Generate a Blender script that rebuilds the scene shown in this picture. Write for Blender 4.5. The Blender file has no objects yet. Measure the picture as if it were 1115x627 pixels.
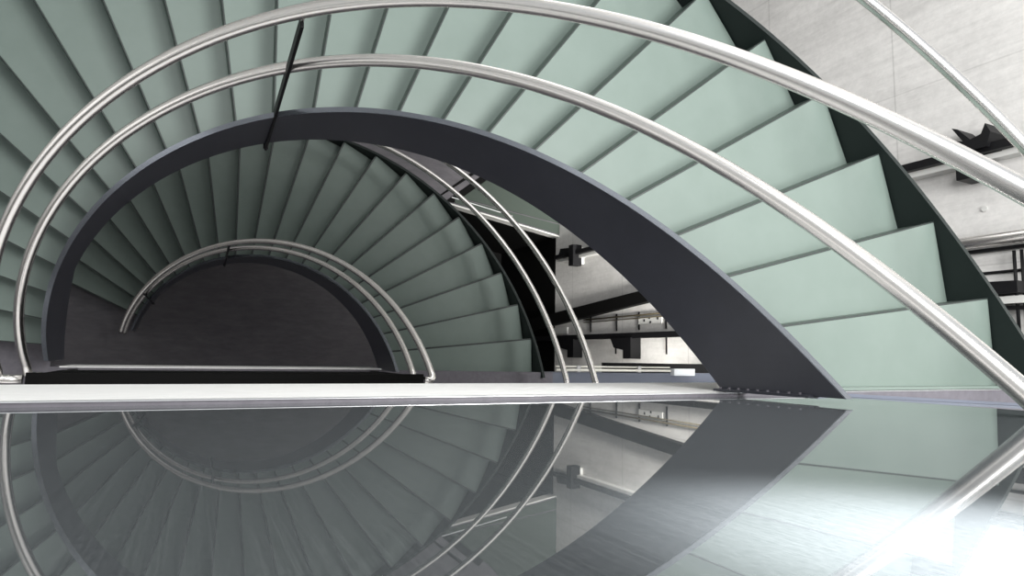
import bpy, bmesh, math, random
from mathutils import Vector, Matrix
random.seed(7)
PI = math.pi
COL = bpy.context.scene.collection

# ------------------------------------------------------------------ materials
def mat(name, col, rough=.5, metal=0., spec=.5, coat=0., noise=None, bump=None, ior=1.5, emit=None):
    m = bpy.data.materials.new(name); m.use_nodes = True
    nt = m.node_tree; b = nt.nodes['Principled BSDF']
    b.inputs['Base Color'].default_value = (*col, 1)
    b.inputs['Roughness'].default_value = rough
    b.inputs['Metallic'].default_value = metal
    b.inputs['IOR'].default_value = ior
    b.inputs['Specular IOR Level'].default_value = spec
    b.inputs['Coat Weight'].default_value = coat
    if emit:
        b.inputs['Emission Color'].default_value = (*emit[:3], 1)
        b.inputs['Emission Strength'].default_value = emit[3]
    tc = nt.nodes.new('ShaderNodeTexCoord')
    if noise:                                   # (col2, scale, (sx,sy,sz), detail, lo, hi)
        col2, sc, st, det, lo, hi = noise
        mp = nt.nodes.new('ShaderNodeMapping'); mp.inputs['Scale'].default_value = st
        nz = nt.nodes.new('ShaderNodeTexNoise'); nz.inputs['Scale'].default_value = sc; nz.inputs['Detail'].default_value = det
        nz.inputs['Roughness'].default_value = .65
        mr = nt.nodes.new('ShaderNodeMapRange'); mr.inputs['From Min'].default_value = lo; mr.inputs['From Max'].default_value = hi
        mx = nt.nodes.new('ShaderNodeMix'); mx.data_type = 'RGBA'
        mx.inputs[6].default_value = (*col, 1); mx.inputs[7].default_value = (*col2, 1)
        nt.links.new(tc.outputs['Object'], mp.inputs[0]); nt.links.new(mp.outputs[0], nz.inputs['Vector'])
        nt.links.new(nz.outputs[0], mr.inputs[0]); nt.links.new(mr.outputs[0], mx.inputs[0])
        nt.links.new(mx.outputs[2], b.inputs['Base Color'])
    if bump:                                    # (scale, (sx,sy,sz), strength)
        sc, st, s = bump
        mp = nt.nodes.new('ShaderNodeMapping'); mp.inputs['Scale'].default_value = st
        nz = nt.nodes.new('ShaderNodeTexNoise'); nz.inputs['Scale'].default_value = sc; nz.inputs['Detail'].default_value = 4
        bp = nt.nodes.new('ShaderNodeBump'); bp.inputs['Strength'].default_value = s; bp.inputs['Distance'].default_value = .01
        nt.links.new(tc.outputs['Object'], mp.inputs[0]); nt.links.new(mp.outputs[0], nz.inputs['Vector'])
        nt.links.new(nz.outputs[0], bp.inputs['Height']); nt.links.new(bp.outputs[0], b.inputs['Normal'])
    return m

M = {}
M['glass'] = mat('frosted_glass', (.166, .209, .188), .42, spec=.35, noise=((.156, .198, .177), 6, (1, 1, 1), 3, .35, .65))
M['riser'] = mat('shaded_riser_glass', (.060, .082, .071), .4, spec=.3)  # same glass as the treads, coloured darker for shade on upright faces
M['nosing'] = mat('dark_nosing', (.022, .030, .028), .45)
M['steel'] = mat('slate_paint', (.031, .033, .042), .36, spec=.5, noise=((.036, .038, .049), 9, (1, 1, 1), 4, .4, .7))
M['outer'] = mat('dark_green_paint', (.012, .018, .017), .45, spec=.3)
M['edge'] = mat('edge_metal', (.22, .24, .275), .2, metal=.8)
M['inox'] = mat('brushed_stainless', (.80, .78, .76), .27, metal=1.)
M['black'] = mat('black_paint', (.005, .005, .006), .5, spec=.25)
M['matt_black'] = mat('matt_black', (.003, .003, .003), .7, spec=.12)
M['white'] = mat('white_render', (.84, .84, .83), .6, noise=((.76, .76, .75), 14, (1, 1, 4), 4, .45, .75))
M['trim'] = mat('aluminium_trim', (.85, .86, .88), .3, metal=.6)
M['lino'] = mat('grey_linoleum', (.115, .108, .125), .55, noise=((.145, .138, .158), 30, (1, 1, 1), 5, .4, .7))
M['lino0'] = mat('shaded_linoleum', (.085, .08, .09), .55, noise=((.13, .122, .135), 5, (1, 3, 1), 6, .35, .75))  # same linoleum, ground floor shade put into the colour
M['bluegrey'] = mat('blue_grey_paint', (.12, .135, .175), .4)
M['alu'] = mat('matt_aluminium', (.62, .62, .62), .35, metal=.8)
M['box'] = mat('pale_grey_plastic', (.60, .63, .66), .4)
M['tube'] = mat('white_tube', (.85, .84, .76), .3)
M['plate'] = mat('galvanised_plate', (.62, .62, .60), .45)
M['darkglass'] = mat('dark_green_glass', (.055, .07, .06), .12, spec=.5)

M['greywall'] = mat('white_wall_paint', (.80, .795, .78), .7, noise=((.76, .755, .74), 4, (1, 1, 1), 4, .4, .7))

def concrete():
    m = mat('fair_faced_concrete', (.60, .595, .58), .75, spec=.3, bump=(60, (1, 1, 1), .08))
    nt = m.node_tree; b = nt.nodes['Principled BSDF']
    tc = nt.nodes.new('ShaderNodeTexCoord')
    def noise(sc, st, det):
        mp = nt.nodes.new('ShaderNodeMapping'); mp.inputs['Scale'].default_value = st
        n = nt.nodes.new('ShaderNodeTexNoise'); n.inputs['Scale'].default_value = sc; n.inputs['Detail'].default_value = det
        n.inputs['Roughness'].default_value = .7
        nt.links.new(tc.outputs['Object'], mp.inputs[0]); nt.links.new(mp.outputs[0], n.inputs['Vector'])
        return n.outputs[0]
    def ramp(sock, lo, hi, c1, c2):
        r = nt.nodes.new('ShaderNodeMapRange'); r.inputs['From Min'].default_value = lo; r.inputs['From Max'].default_value = hi
        r.inputs['To Min'].default_value = c1; r.inputs['To Max'].default_value = c2
        nt.links.new(sock, r.inputs[0]); return r.outputs[0]
    def mul(a, c):
        x = nt.nodes.new('ShaderNodeMath'); x.operation = 'MULTIPLY'
        nt.links.new(a, x.inputs[0]); nt.links.new(c, x.inputs[1]); return x.outputs[0]
    a = ramp(noise(1.3, (1, 1, 1), 8), .35, .7, 1.05, .86)
    s = ramp(noise(2.2, (1, 6, .7), 6), .4, .75, 1.03, .84)            # streaks running down the wall
    f = ramp(noise(22, (1, 1, 1), 6), .35, .75, 1.04, .9)
    v = mul(mul(a, s), f)
    # board joints: thin darker lines at fixed spacings
    sep = nt.nodes.new('ShaderNodeSeparateXYZ'); nt.links.new(tc.outputs['Object'], sep.inputs[0])
    def joint(sock, step, off, w, d):
        ad = nt.nodes.new('ShaderNodeMath'); ad.operation = 'ADD'; ad.inputs[1].default_value = off + 100 * step
        md = nt.nodes.new('ShaderNodeMath'); md.operation = 'MODULO'; md.inputs[1].default_value = step
        lt = nt.nodes.new('ShaderNodeMath'); lt.operation = 'LESS_THAN'; lt.inputs[1].default_value = w
        nt.links.new(sock, ad.inputs[0]); nt.links.new(ad.outputs[0], md.inputs[0]); nt.links.new(md.outputs[0], lt.inputs[0])
        return ramp(lt.outputs[0], 0, 1, 1, d)
    v = mul(v, joint(sep.outputs['Z'], 1.25, .62, .012, .80))
    v = mul(v, joint(sep.outputs['Y'], 1.5, .72, .012, .86))
    mx = nt.nodes.new('ShaderNodeMix'); mx.data_type = 'RGBA'; mx.blend_type = 'MULTIPLY'; mx.inputs[0].default_value = 1
    mx.inputs[6].default_value = (.66, .65, .635, 1)
    nt.links.new(v, mx.inputs[7]); nt.links.new(mx.outputs[2], b.inputs['Base Color'])
    return m
M['concrete'] = concrete()

def polished():
    """glossy dusty panel: sharp reflection, fine vertical brushing and specks of dust"""
    m = bpy.data.materials.new('polished_panel'); m.use_nodes = True
    nt = m.node_tree; b = nt.nodes['Principled BSDF']
    tc = nt.nodes.new('ShaderNodeTexCoord')
    mp = nt.nodes.new('ShaderNodeMapping'); mp.inputs['Scale'].default_value = (75, 1, .5)
    n1 = nt.nodes.new('ShaderNodeTexNoise'); n1.inputs['Scale'].default_value = 9; n1.inputs['Detail'].default_value = 2
    n2 = nt.nodes.new('ShaderNodeTexNoise'); n2.inputs['Scale'].default_value = 420; n2.inputs['Detail'].default_value = 6
    nt.links.new(tc.outputs['Object'], mp.inputs[0]); nt.links.new(mp.outputs[0], n1.inputs['Vector'])
    nt.links.new(tc.outputs['Object'], n2.inputs['Vector'])
    ad = nt.nodes.new('ShaderNodeMath'); ad.operation = 'ADD'
    nt.links.new(n1.outputs[0], ad.inputs[0]); nt.links.new(n2.outputs[0], ad.inputs[1])
    mr = nt.nodes.new('ShaderNodeMapRange'); mr.inputs['From Min'].default_value = .75; mr.inputs['From Max'].default_value = 1.3
    mx = nt.nodes.new('ShaderNodeMix'); mx.data_type = 'RGBA'
    mx.inputs[6].default_value = (.022, .026, .027, 1); mx.inputs[7].default_value = (.032, .036, .037, 1)
    nt.links.new(ad.outputs[0], mr.inputs[0]); nt.links.new(mr.outputs[0], mx.inputs[0]); nt.links.new(mx.outputs[2], b.inputs['Base Color'])
    # thin film of dust, lit like any matt surface
    mp2 = nt.nodes.new('ShaderNodeMapping'); mp2.inputs['Scale'].default_value = (1, 1, .33)
    n2.inputs['Vector'].default_value = (0, 0, 0)
    nt.links.new(tc.outputs['Object'], mp2.inputs[0]); nt.links.new(mp2.outputs[0], n2.inputs['Vector'])
    df = nt.nodes.new('ShaderNodeBsdfDiffuse'); df.inputs[0].default_value = (.80, .86, .92, 1)
    md = nt.nodes.new('ShaderNodeMapRange'); md.inputs['From Min'].default_value = .8; md.inputs['From Max'].default_value = 1.25
    md.inputs['To Min'].default_value = .030; md.inputs['To Max'].default_value = .042
    ms = nt.nodes.new('ShaderNodeMixShader'); out = nt.nodes['Material Output']
    nt.links.new(ad.outputs[0], md.inputs[0]); nt.links.new(md.outputs[0], ms.inputs[0])
    nt.links.new(b.outputs[0], ms.inputs[1]); nt.links.new(df.outputs[0], ms.inputs[2]); nt.links.new(ms.outputs[0], out.inputs[0])
    b.inputs['Roughness'].default_value = .012
    b.inputs['IOR'].default_value = 2.6
    return m
M['polished'] = polished()

# ------------------------------------------------------------------ mesh helpers
class MB:
    def __init__(s): s.bm = bmesh.new()
    def face(s, vs):
        try: s.bm.faces.new(vs)
        except ValueError: pass
    def hexa(s, P):
        """8 points, bottom ring then top ring"""
        v = [s.bm.verts.new(p) for p in P]
        for f in ((0, 3, 2, 1), (4, 5, 6, 7), (0, 1, 5, 4), (1, 2, 6, 5), (2, 3, 7, 6), (3, 0, 4, 7)): s.face([v[i] for i in f])
        return s
    def box(s, x0, x1, y0, y1, z0, z1):
        return s.hexa([(x0, y0, z0), (x1, y0, z0), (x1, y1, z0), (x0, y1, z0), (x0, y0, z1), (x1, y0, z1), (x1, y1, z1), (x0, y1, z1)])
    def prism(s, pts, d):
        """closed outline pts (3D), extruded along vector d"""
        n = len(pts); d = Vector(d)
        a = [s.bm.verts.new(p) for p in pts]; b = [s.bm.verts.new(Vector(p) + d) for p in pts]
        s.face(a[::-1]); s.face(b)
        for i in range(n): s.face([a[i], a[(i + 1) % n], b[(i + 1) % n], b[i]])
        return s
    def bar(s, p, q, w, d, up=(0, 0, 1)):
        """rectangular bar from p to q, w along side, d along the up-ish direction"""
        p, q = Vector(p), Vector(q); t = (q - p).normalized(); u = Vector(up)
        sd = t.cross(u).normalized(); u = sd.cross(t).normalized()
        c = [sd * w / 2 + u * d / 2, -sd * w / 2 + u * d / 2, -sd * w / 2 - u * d / 2, sd * w / 2 - u * d / 2]
        return s.hexa([p + k for k in c] + [q + k for k in c])
    def tube(s, pts, r, n=18, smooth=True):
        P = [Vector(p) for p in pts]; m = len(P)
        T = []
        for i in range(m):
            a = (P[i] - P[i - 1]).normalized() if i else None
            b = (P[i + 1] - P[i]).normalized() if i < m - 1 else None
            T.append(((a or b) + (b or a)).normalized())
        ref = Vector((0, 0, 1)) if abs(T[0].z) < .9 else Vector((1, 0, 0))
        N = (ref - T[0] * ref.dot(T[0])).normalized()
        rings = []
        for i in range(m):
            N = (N - T[i] * N.dot(T[i])).normalized(); B = T[i].cross(N)
            k = 1.
            rings.append([s.bm.verts.new(P[i] + (N * math.cos(2 * PI * j / n) + B * math.sin(2 * PI * j / n)) * r * k) for j in range(n)])
        for i in range(m - 1):
            for j in range(n):
                s.face([rings[i][j], rings[i][(j + 1) % n], rings[i + 1][(j + 1) % n], rings[i + 1][j]])
        for f in s.bm.faces: f.smooth = smooth
        s.face(rings[0][::-1]); s.face(rings[-1])
        return s
    def build(s, name, m, parent=None, bevel=0):
        bmesh.ops.recalc_face_normals(s.bm, faces=s.bm.faces)
        me = bpy.data.meshes.new(name); s.bm.to_mesh(me); s.bm.free()
        me.materials.append(m)
        o = bpy.data.objects.new(name, me); COL.objects.link(o)
        if parent:
            o.parent = parent
            # the mesh data is written in world coordinates: take the root's place out again
            root = parent
            off = Vector((0, 0, 0))
            while root: off += root.location; root = root.parent
            me.transform(Matrix.Translation(-off))
        if bevel:
            b = o.modifiers.new('bevel', 'BEVEL'); b.width = bevel; b.segments = 2; b.limit_method = 'ANGLE'
        return o

def thing(name, label, cat, loc=(0, 0, 0), group=None):
    o = bpy.data.objects.new(name, None); COL.objects.link(o); o.location = loc
    o.empty_display_size = .1
    return tag(o, label, cat, group)
def tag(o, label, cat, group=None):
    o['label'] = label; o['category'] = cat
    if group: o['group'] = group
    return o
def struct(o):
    o['kind'] = 'structure'; return o

# ------------------------------------------------------------------ the two flights
class Helix:
    """clockwise-rising stair: nosing i stands at angle t(i), its tread top at z(i)"""
    def __init__(s, ox, oy, t0, d, h, zb): s.o = (ox, oy); s.t0 = t0; s.d = d; s.h = h; s.zb = zb
    def t(s, i): return s.t0 - i * s.d
    def z(s, i): return s.zb + i * s.h
    def zt(s, t): return s.zb + (s.t0 - t) / s.d * s.h          # nosing line
    def P(s, r, t, z): return Vector((s.o[0] + r * math.cos(t), s.o[1] + r * math.sin(t), z))

def ease(t, e):
    return e * max(0., (t - math.radians(120)) / math.radians(60)) ** 2
def helix_plate(H, R0, th, t_a, t_b, top, bot, zmin=None, foot=None, n=120, e=0.):
    m = MB(); prev = None; first = None
    for k in range(n + 1):
        t = t_a + (t_b - t_a) * k / n; zn = H.zt(t); R = R0 - ease(t, e)
        zt_, zb_ = zn + top, zn + bot
        if foot is not None and t > foot[0]: zb_ = min(zb_, zb_ + (foot[1] - zb_) * min(1, (t - foot[0]) / .48))
        if zmin is not None: zb_ = max(zb_, zmin); zt_ = max(zt_, zmin + .05)
        ring = [m.bm.verts.new(H.P(R - th / 2, t, zb_)), m.bm.verts.new(H.P(R + th / 2, t, zb_)),
                m.bm.verts.new(H.P(R + th / 2, t, zt_)), m.bm.verts.new(H.P(R - th / 2, t, zt_))]
        if prev:
            for a in range(4): m.face([prev[a], prev[(a + 1) % 4], ring[(a + 1) % 4], ring[a]])
        else: first = ring
        prev = ring
    for f in m.bm.faces: f.smooth = False
    m.face(first[::-1]); m.face(prev)
    return m

def make_treads(H, root, n0, n1, Ri, Ro, front=.005):
    for i in range(n0, n1 + 1):
        ta, tb = H.t(i), H.t(i + 1) - .012
        z = H.z(i); th = .032
        a, b = H.P(Ri, ta, z), H.P(Ro, ta, z); c, d = H.P(Ro, tb, z), H.P(Ri, tb, z)
        nrm = Vector((math.sin(ta), -math.cos(ta), 0))          # into the tread (clockwise)
        a2, b2 = a + nrm * front, b + nrm * front
        dz = Vector((0, 0, -th))
        tr = MB().prism([a2, b2, c, d], dz).build('tread', M['glass'], root, bevel=.002)
        MB().prism([a, b, b2, a2], Vector((0, 0, -th - .004))).build('nosing', M['nosing'], tr)
        # riser: glass sheet set back under the nosing
        r0 = nrm * .004; r1 = nrm * .013
        low = H.h - .002
        MB().hexa([a + r0 + Vector((0, 0, -low)), b + r0 + Vector((0, 0, -low)), b + r1 + Vector((0, 0, -low)), a + r1 + Vector((0, 0, -low)),
                   a + r0 + dz, b + r0 + dz, b + r1 + dz, a + r1 + dz]).build('riser', M['riser'], tr)

def rail_pts(H, R, hh, t_a, t_b, n=90, e=0.):
    return [H.P(R - ease(t_a + (t_b - t_a) * k / n, e), t_a + (t_b - t_a) * k / n, H.zt(t_a + (t_b - t_a) * k / n) + hh) for k in range(n + 1)]
def arc_corner(p, c, q, r=.045, n=6):
    """points rounding the corner p-c-q"""
    p, c, q = Vector(p), Vector(c), Vector(q)
    a = c + (p - c).normalized() * r; b = c + (q - c).normalized() * r
    return [(1 - k / n) ** 2 * a + 2 * (k / n) * (1 - k / n) * c + (k / n) ** 2 * b for k in range(n + 1)]
RR = .0235

L2 = 3.656; L0 = -3.52
EDGE = -.025                                                    # landing edge of the upper landing
# ---- upper flight
HU = Helix(0, 0, math.radians(175.673), .1335978, .1523635, .1523635)
HT = Helix(0, 0, math.radians(175.828), .1335276, .1523635, .1523635 + .085)      # tread nosings
RIU, ROU = 1.10, 2.56
up = thing('spiral_staircase', 'curved upper stair flight of pale frosted glass treads sweeping over a darker flight below', 'staircase', (0, 0, 0))
t_top = math.radians(-1.2)
make_treads(HT, up, 0, 22, RIU + .012, ROU - .012)
# last riser under the landing edge
helix_plate(HU, RIU, .022, math.radians(180.8), math.radians(-1.1), .305, -.09, foot=(math.radians(151), -.15), n=160, e=.025).build('inner_stringer', M['steel'], up, bevel=.002)
helix_plate(HT, ROU, .024, math.radians(181), math.radians(-.55), .03, -.30, n=160).build('outer_stringer', M['outer'], up)
helix_plate(HU, RIU, .023, math.radians(180.8), math.radians(-1.1), .3085, .3045, n=160, e=.025).build('top_edge', M['edge'], up)
# inner rails: start at the guard of the lower landing, wind up, run out over the upper landing edge
for nm, R, hh, e in (('handrail', 1.18, 1.10, .035), ('middle_rail', 1.165, .67, .055)):
    tl = math.radians(183.6)
    body = rail_pts(HU, R, hh, tl - .02, math.radians(-1.55), 150, e)
    corner = HU.P(R - ease(tl, e), tl, HU.zt(tl) + hh); corner.y = -.092
    start = Vector((-1.04, -.092, corner.z))
    pts = [start] + arc_corner(start, corner, body[0], .03) + body
    MB().tube(pts, RR).build(nm, M['inox'], up)
for nm, hh in (('handrail', 1.0), ('middle_rail', .5)):
    MB().tube(rail_pts(HU, 2.45, hh + .1, math.radians(60 if hh > .9 else 75), math.radians(-.72), 60), RR).build(nm, M['inox'], up)
def baluster(H, root, t, r0, r1, h0, h1, hm, w=.045, d=.012, Rm=None):
    base = H.P(r0, t, H.zt(t) + h0); tip = H.P(r1, t, H.zt(t) + h1)
    tan = Vector((math.sin(t), -math.cos(t), 0))
    rad = Vector((math.cos(t), math.sin(t), 0))
    b = MB().bar(base, tip, d, w, up=rad).build('baluster', M['black'], root, bevel=.002)
    # pin to the handrail
    MB().tube([tip - Vector((0, 0, .01)), H.P(r1 + .004, t, H.zt(t) + h1 + .045)], .006, 10).build('rail_pin', M['inox'], b)
    MB().tube([base + rad * .0 - rad * .012, base + rad * .014], .012, 12).build('bolt', M['black'], b)
    return b
baluster(HU, up, math.radians(92.4), 1.078, 1.166, -.10, 1.055, .67)
# bolted end plate where the inner stringer meets the landing edge
ep = MB()
zt_, zb_ = HU.zt(0) + .30, HU.zt(0) - .09
ep.box(RIU - .032, RIU + .010, EDGE + .001, EDGE + .008, zb_ + .01, zt_ - .06)
epo = ep.build('end_plate', M['steel'], up)
for k in range(9):
    z = zb_ + .03 + k * (zt_ - zb_ - .12) / 8
    MB().tube([(RIU - .022, EDGE + .008, z), (RIU - .022, EDGE + .013, z)], .0038, 6, smooth=False).build('bolt', M['lino'], epo)
# riser below the landing edge
MB().box(RIU + .012, ROU - .02, EDGE + .002, EDGE + .012, HT.z(22) - .0, L2 - .012).build('top_riser', M['glass'], up)

# ---- lower flight
low_t = -.0494 + math.radians(1.2)
HL = Helix(.0506, -.0286, low_t + 20 * .1353, .1353, .1676, -20 * .1676)
RIL, ROL = 1.008, 2.468
lo = thing('spiral_staircase', 'shaded lower stair flight with dark green treads around the dark floor opening', 'staircase', (.05, -.03, L0))
make_treads(HL, lo, 0, 19, RIL + .012, ROL - .012, .014)
tb0 = HL.t0 + HL.d * .9
helix_plate(HL, RIL, .022, HL.t0 + HL.d * 1.2, low_t - .01, .40, -.10, zmin=L0 + .005, n=140).build('inner_stringer', M['steel'], lo, bevel=.002)
helix_plate(HL, ROL, .024, tb0, low_t - .01, .03, -.30, zmin=L0 + .005, n=140).build('outer_stringer', M['outer'], lo)
for nm, R, hh in (('handrail', 1.050, 1.035), ('middle_rail', 1.052, .625)):
    te = low_t - math.radians(1.6)
    body = rail_pts(HL, R, hh, HL.t0 + HL.d * 1.55, te + .02, 140)
    corner = HL.P(R, te, HL.zt(te) + hh); corner.y = -.10
    end = Vector((1.04, -.10, corner.z))
    MB().tube(body + arc_corner(body[-1], corner, end, .03) + [end], RR).build(nm, M['inox'], lo)
for nm, hh in (('handrail', 1.035), ('middle_rail', .625)):
    MB().tube(rail_pts(HL, 2.33, hh, math.radians(150), low_t - .03, 120), RR).build(nm, M['inox'], lo)
for ang in (96.5, 142):
    baluster(HL, lo, math.radians(ang), .99, 1.045, -.05, .99, .62)
helix_plate(HL, RIL, .023, HL.t0 + HL.d * 1.2, low_t - .01, .4035, .3995, n=140).build('top_edge', M['edge'], lo)

# ------------------------------------------------------------------ floors and landings
def slab(name, pts, z, th, m):
    return struct(MB().prism([(x, y, z) for x, y in pts], (0, 0, -th)).build(name, m))
XW, YB, XL, YF = 4.8, 4.6, -4.2, -3.2
# ground floor with the open shaft beside the right wall
struct(MB().prism([(XL, YF, L0), (2.72, YF, L0), (2.72, 2.31, L0), (XW, 1.985, L0), (XW, YB, L0), (XL, YB, L0)], (0, 0, -.16)).build('floor', M['lino0']))
fe = MB().prism([(2.72, 2.31, L0 + .002), (XW, 1.985, L0 + .002), (XW, 1.965, L0 + .002), (2.72, 2.29, L0 + .002)], (0, 0, -.17)).build('trim_1', M['plate']); struct(fe)
struct(MB().box(2.5, XW, YF, 2.3, -5.7, -5.6).build('floor_pit', M['matt_black']))  # pit surfaces painted black to stand for the unlit depth
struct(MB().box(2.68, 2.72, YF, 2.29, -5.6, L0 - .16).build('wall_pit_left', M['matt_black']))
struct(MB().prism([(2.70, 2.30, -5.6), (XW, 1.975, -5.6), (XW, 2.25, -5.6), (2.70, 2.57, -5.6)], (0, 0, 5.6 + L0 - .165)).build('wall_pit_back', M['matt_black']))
struct(MB().box(XW - .012, XW, YF, 1.98, -5.6, L0 - .10).build('wall_pit_right_shade', M['matt_black']))  # black sheet over the concrete where the wall drops into shade
# lower landing
slab('floor_lower_landing', [(XL, -.055), (-1.17, -.055), (-1.17, -.055), (2.63, -.075), (2.63, YF), (XL, YF)], 0, .30, M['lino'])
slab('floor_lower_landing_start', [(XL, -.055), (-RIU - .012, -.055), (-RIU * math.cos(.075) - .012, .08), (-ROU + .02, .205), (-ROU + .02, 1.2), (XL, 1.2)], 0, .14, M['lino'])
slab('floor_lower_landing_side', [(2.632, -.075), (XW, -.075), (XW, YF), (2.632, YF)], -.004, .30, M['bluegrey'])
struct(MB().box(-1.06, 1.06, -.062, -.052, -.45, .012).build('trim_2', M['white']))
# upper landing
slab('floor_upper_landing', [(XL, EDGE - .0013), (XW, EDGE - .0013), (XW, YF), (XL, YF)], L2, .22, M['lino'])
struct(MB().box(XL, XW, EDGE - .02, EDGE - .001, 3.03, L2 - .002).build('trim_3', M['white']))
struct(MB().box(XL, XW, EDGE - .0012, EDGE, L2 - .03, L2 + .003).build('trim_4', M['trim']))

# ------------------------------------------------------------------ walls
struct(MB().box(XW, XW + .3, YF, YB, -5.7, 5.9).build('wall_right', M['concrete']))
struct(MB().box(XL, XW, YB, YB + .3, -5.7, 5.9).build('wall_back', M['greywall']))
struct(MB().box(XL - .3, XL, YF, YB, -5.7, 5.9).build('wall_left', M['greywall']))
struct(MB().box(XL, XW, YF - .3, YF, -5.7, 5.9).build('wall_front', M['greywall']))


# ------------------------------------------------------------------ guards
g = thing('landing_guard', 'black solid guard panel along the lower landing edge between the rail returns', 'guard', (0, -.085, 0))
MB().box(-1.03, 1.03, -.094, -.074, .10, 1.06).build('panel', M['matt_black'], g)
MB().box(-1.032, 1.032, -.118, -.060, 1.06, 1.085).build('cap', M['matt_black'], g, bevel=.003)
for x in (-.98, .98): MB().box(x - .02, x + .02, -.10, -.07, 0, .12).build('foot', M['black'], g)

PY = -.034
p1 = thing('balustrade_panel', 'long polished reflective panel on the upper landing edge mirroring the stairs', 'balustrade', (0, PY, L2))
MB().box(XL + .1, 1.365, PY - .014, PY, L2 + .001, L2 + 1.22).build('polished_sheet', M['polished'], p1)
MB().box(XL + .1, 1.365, PY - .05, PY - .015, L2 + .001, L2 + 1.20).build('core', M['steel'], p1)
p2 = thing('balustrade_panel', 'polished reflective panel turned slightly away above the head of the upper stair flight', 'balustrade', (1.37, PY, L2))
ang = -math.atan2(.056, 1.23)
def swing(pts):
    c, s = math.cos(ang), math.sin(ang)
    return [(1.37 + (x * c - y * s), PY + (x * s + y * c), z) for x, y, z in pts]
def sbox(x0, x1, y0, y1, z0, z1):
    return MB().hexa(swing([(x0, y0, z0), (x1, y0, z0), (x1, y1, z0), (x0, y1, z0), (x0, y0, z1), (x1, y0, z1), (x1, y1, z1), (x0, y1, z1)]))
sbox(0, 3.2, -.014, 0, L2 + .004, L2 + 1.22).build('polished_sheet', M['polished'], p2)
sbox(0, 3.2, -.05, -.015, L2 + .004, L2 + 1.20).build('core', M['steel'], p2)
sbox(0, 3.2, .0005, .010, L2 + .004, L2 + .03).build('bottom_rail', M['bluegrey'], p2)

# ------------------------------------------------------------------ fittings on the concrete wall
X = XW
b1 = thing('guide_rail', 'black steel rail with cross shaped bracket fixed upright to the concrete wall', 'rail', (X, 1.6, -3.3))
MB().box(X - .16, X - .10, 1.575, 1.635, -3.4, 3.6).build('rail', M['black'], b1)
MB().box(X - .10, X, 1.53, 1.57, -3.4, 3.6).build('flange', M['plate'], b1)
z = -2.85
MB().box(X - .20, X - .05, 1.41, 1.72, z - .06, z + .06).build('cross_bracket', M['black'], b1)
MB().prism([(X - .18, 1.60, z - .06), (X - .18, 1.69, z - .10), (X - .18, 1.71, z - .34), (X - .18, 1.66, z - .36), (X - .18, 1.58, z - .42)], (.12, 0, 0)).build('bracket_arm', M['black'], b1)
MB().box(X - .05, X, 1.44, 1.69, z - .05, z + .05).build('wall_plate', M['plate'], b1)
z = 2.50
MB().prism([(X - .2, 1.60, z - .10), (X - .2, 1.70, z - .08), (X - .2, 1.68, z - .02), (X - .2, 1.80, z - .09), (X - .2, 1.78, z - .05), (X - .2, 1.68, z + .03), (X - .2, 1.70, z + .10), (X - .2, 1.77, z + .13), (X - .2, 1.70, z + .16), (X - .2, 1.60, z + .13)], (.2, 0, 0)).build('cross_bracket', M['black'], b1)
bk = tag(MB().box(X - .2, X, 1.40, 1.52, 2.42, 2.60).build('control_box', M['black'], None, bevel=.006), 'black box on the concrete wall just below the bracketed rail by the top handrail', 'box')
b2 = tag(MB().hexa([(X - .1, .46, -4.6), (X, .46, -4.6), (X, .66, -4.6), (X - .1, .66, -4.6), (X - .1, .92, .4), (X, .92, .4), (X, 1.06, .4), (X - .1, 1.06, .4)]).build('steel_beam', M['matt_black'], None, bevel=.004),
         'broad plain black beam leaning across the lower concrete wall', 'beam')
rd = thing('conduit', 'pair of thin brass coloured conduits clipped to the lower concrete wall', 'conduit', (X, .59, -4.5))
for y, r in ((.57, .008), (.61, .011)):
    MB().tube([(X - .03, y, -2.75), (X - .03, y + .02, .2)], r, 10).build('pipe', mat('brass_conduit', (.20, .17, .11), .4, metal=.5), rd)
for z in (-2.6, -1.98, -1.5, -.98):
    MB().box(X - .018, X, .43, .66, z - .007, z + .007).build('clip', M['black'], rd)
b3 = thing('cable_rail', 'black rail with two hanging blocks on the lower concrete wall', 'rail', (X, .36, -4.5))
MB().box(X - .14, X - .06, .32, .39, -4.6, .4).build('rail', M['black'], b3)
MB().box(X - .06, X, .33, .38, -4.6, .4).build('flange', M['black'], b3)
for z in (-3.05, -1.70):
    MB().prism([(X - .16, .33, z - .22), (X - .16, .33, z + .22), (X - .16, .06, z + .22), (X - .16, .06, z + .06), (X - .16, .17, z + .06), (X - .16, .20, z - .14)], (.16, 0, 0)).build('hanging_block', M['black'], b3)
for z in (-2.0, -.98): MB().box(X - .015, X, .12, .33, z - .007, z + .007).build('strap', M['black'], b3)
pl = MB().box(X - .02, X, .50, .60, -1.50, -1.05)
plo = pl.build('wall_plate', M['plate'], None, bevel=.003); tag(plo, 'pale metal plate with dark slots between the conduits and black rail', 'plate')
for z, y in ((-1.38, .545), (-1.28, .575), (-1.26, .52), (-1.12, .56)):
    MB().box(X - .024, X - .018, y - .014, y + .014, z - .012, z + .012).build('slot', M['black'], plo)
pl2 = MB().box(X - .02, X, .42, .52, -3.62, -3.22).build('wall_plate', M['plate'], None, bevel=.003); tag(pl2, 'pale metal plate low on the wall behind the outer handrail of the lower flight', 'plate')
pi = thing('wall_pipe', 'shiny metal pipe on the concrete wall beside the head of the upper flight', 'pipe', (X, .92, 1.2))
MB().tube([(X - .09, .95, .9), (X - .09, .95, 4.2)], .045, 18).build('pipe', M['inox'], pi)
MB().box(X - .05, X, .875, .90, .9, 4.2).build('back_channel', M['black'], pi)
for z in (1.6, 3.4): MB().box(X - .09, X, .93, .97, z - .02, z + .02).build('bracket', M['alu'], pi)
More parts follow.
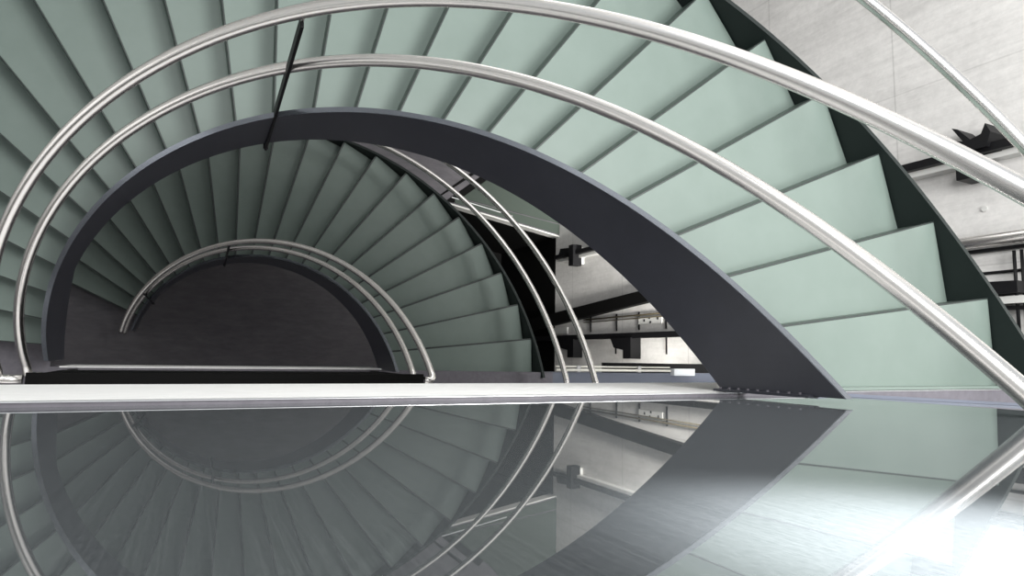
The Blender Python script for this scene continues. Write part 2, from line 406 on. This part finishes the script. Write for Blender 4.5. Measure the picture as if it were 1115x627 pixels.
MB_w = MB().tube([(X - .012, .725, .9), (X - .012, .725, 4.2)], .011, 10).build('cable', M['black']); tag(MB_w, 'thin dark cable running along the concrete wall below the shiny pipe', 'cable')
b4 = thing('cable_rail', 'black rail with clamp block and two rods on the wall beside the upper handrail', 'rail', (X, .47, 1.2))
MB().box(X - .08, X, .45, .475, 1.5, 4.2).build('rail', M['black'], b4)
MB().prism([(X - .16, .655, 2.52), (X - .16, .645, 2.58), (X - .16, .64, 2.74), (X - .16, .56, 2.74), (X - .16, .555, 2.60), (X - .16, .54, 2.52)], (.16, 0, 0)).build('clamp_block', M['black'], b4)
MB().box(X - .12, X, .49, .54, 2.58, 2.78).build('clamp_plate', M['plate'], b4)
for z in (2.69, 2.735): MB().tube([(X - .06, .86, z), (X - .06, .25, z)], .011, 10).build('rod', M['black'], b4)
tag(MB().box(X - .06, X, .03, .09, 2.2, 4.0).build('cable_channel', M['black'], None, bevel=.003), 'short black channel lowest on the wall beside the outer stringer', 'channel')
for y, z in ((1.20, 2.50), (.24, 2.52)):
    o = MB().tube([(X - .012, y, z), (X, y, z)], .02, 16).build('anchor_cap', M['plate'])
    tag(o, 'small round anchor cap on the wall ' + ('above the shiny pipe' if y > 1 else 'below the rail with rods'), 'cap', 'anchor caps on the wall')

# ------------------------------------------------------------------ things at the lower landing's side
tr = thing('cable_tray', 'black tray holding pale tubes at the edge of the lower landing under the big stringer', 'tray', (3.9, -.03, 0))
MB().box(3.2, XW, -.074, .02, -.05, -.02).build('base', M['black'], tr)
MB().box(3.2, XW, .01, .02, -.05, .03).build('lip', M['black'], tr)
tl = thing('tube_light', 'long white tube lying on the black tray beside the lower landing', 'tube', (3.4, -.03, 0))
MB().tube([(2.66, -.052, .01), (3.99, -.052, .01)], .012, 12).build('tube', M['tube'], tl)
MB().tube([(2.66, -.02, .0), (3.99, -.02, .0)], .008, 12).build('tube', M['tube'], tl)
for x in (2.9, 3.6): MB().box(x - .02, x + .02, -.07, -.01, -.02, .02).build('holder', M['alu'], tl)
tag(MB().box(4.0, 4.27, -.10, -.03, -.004, .06).build('junction_box', M['box'], None, bevel=.004), 'pale grey box at the end of the white tube near the wall', 'box')

# ------------------------------------------------------------------ ground floor beyond the lower flight
tag(MB().prism([(2.72, 2.34, L0), (2.75, 2.335, L0), (3.35, 2.80, L0), (3.32, 2.84, L0)], (0, 0, .008)).build('floor_strip', M['matt_black']), 'narrow black strip across the grey ground floor beside the outer rail', 'strip')
tag(MB().prism([(2.86, 2.30, L0), (2.98, 2.285, L0), (3.62, 2.75, L0), (3.52, 2.84, L0)], (0, 0, .008)).build('floor_strip', M['matt_black']), 'wider black strip on the ground floor next to the dark glass panels', 'strip')
tag(MB().prism([(3.0, 2.285, L0), (XW - .01, 2.005, L0), (XW - .01, 2.16, L0), (3.0, 2.36, L0)], (0, 0, .02)).build('glass_floor_panel', M['darkglass']), 'narrow dark green glass panel along the white edge of the ground floor opening', 'panel')
tag(MB().prism([(3.1, 2.37, L0), (XW - .01, 2.18, L0), (XW - .01, 4.2, L0), (3.75, 2.9, L0)], (0, 0, .02)).build('glass_floor_panel', M['darkglass']), 'large dark green glass panel on the ground floor against the concrete wall', 'panel')

struct(MB().prism([(2.95, 2.37, L0 + .022), (3.95, 2.205, L0 + .022), (3.95, 2.193, L0 + .022), (2.95, 2.358, L0 + .022)], (0, 0, -.02)).build('trim_5', M['trim']))

# ------------------------------------------------------------------ light
sc = bpy.context.scene
sc.cycles.caustics_reflective = False
w = bpy.data.worlds.new('World'); sc.world = w; w.use_nodes = True
bg = w.node_tree.nodes['Background']; bg.inputs[0].default_value = (.88, .94, 1, 1); bg.inputs[1].default_value = .6
def area(name, loc, target, sx, sy, e, col=(1, 1, 1)):
    l = bpy.data.lights.new(name, 'AREA'); l.shape = 'RECTANGLE'; l.size = sx; l.size_y = sy; l.energy = e; l.color = col
    o = bpy.data.objects.new(name, l); COL.objects.link(o); o.location = loc
    o.rotation_euler = (Vector(target) - Vector(loc)).to_track_quat('-Z', 'Y').to_euler(); return o
area('skylight', (2.5, 1.2, 7.4), (2.3, 1.1, 0), 2.2, 2.6, 350, (1, .99, .97))
area('side_fill', (-.6, 2.6, 6.6), (4.8, 1.2, 4.6), 2.2, 2.2, 190, (1, .99, .97))  # added fill hung in the open well, brightens the right wall
area('soffit_fill', (.2, -.95, 3.36), (.2, -.75, 2.0), 4.2, 1.5, 15, (1, .98, .94))  # added light under the landing, puts a bright streak on the rails
area('landing_fill', (-.8, -3.1, 1.75), (-.8, 0, 1.75), 4.5, 2.0, 30, (1, .99, .98))  # added light before the closed front wall, brightens the left rails
area('ground_fill', (-.4, -3.1, -2.0), (-.4, 0, -2.0), 4.5, 1.6, 24, (1, .99, .98))  # added for the lower rails to reflect; no window stands there
area('left_fill', (-4.1, .1, 2.4), (0, .1, 2.4), 2.0, 1.6, 10, (1, .99, .98))  # added fill for rail reflections, the wall behind is closed
area('back_fill', (1.8, 4.5, 2.0), (1.8, 0, 2.0), 3.0, 2.6, 32, (1, .99, .98))  # added so the right-hand rails have something bright to mirror
area('shaft_fill', (4.0, -.12, 2.95), (4.8, 1.6, -1.2), .6, .4, 62, (1, .98, .93)).data.spread = math.radians(46)  # added fill for the dim lower concrete wall, no fixture there
area('under_slab_fill', (4.05, -.65, -.75), (4.8, 1.0, -1.7), .7, .5, 18, (1, .97, .91)).data.spread = math.radians(140)  # unseen fill added beneath the landing slab to lift the wall below
sp = bpy.data.lights.new('glare_spot', 'SPOT'); sp.energy = 2300; sp.spot_size = math.radians(15.5); sp.spot_blend = 1; sp.shadow_soft_size = .05  # added spot that makes the glare on the polished panel
so = bpy.data.objects.new('glare_spot', sp); COL.objects.link(so); so.location = (.5, .95, 5.7)
so.rotation_euler = (Vector((.11, PY, 4.825)) - so.location).to_track_quat('-Z', 'Y').to_euler()

# ------------------------------------------------------------------ camera
cam = bpy.data.cameras.new('Camera'); co = bpy.data.objects.new('Camera', cam); COL.objects.link(co)
R = Matrix(((0.89183251, -0.06514718, -0.4476501), (0.01868202, 0.99403558, -0.10744413), (0.45197981, 0.08745916, 0.88773033)))
co.matrix_world = Matrix.Translation((-0.30679831, 0.06624896, 4.97014737)) @ R.to_4x4()
cam.sensor_width = 36; cam.lens = 685.0426 / 1115 * 36; cam.clip_start = .02; cam.clip_end = 100
sc.camera = co
sc.view_settings.view_transform = 'Standard'; sc.view_settings.look = 'None'
sc.view_settings.gamma = 1; sc.view_settings.use_curve_mapping = False
sc.view_settings.exposure = 0
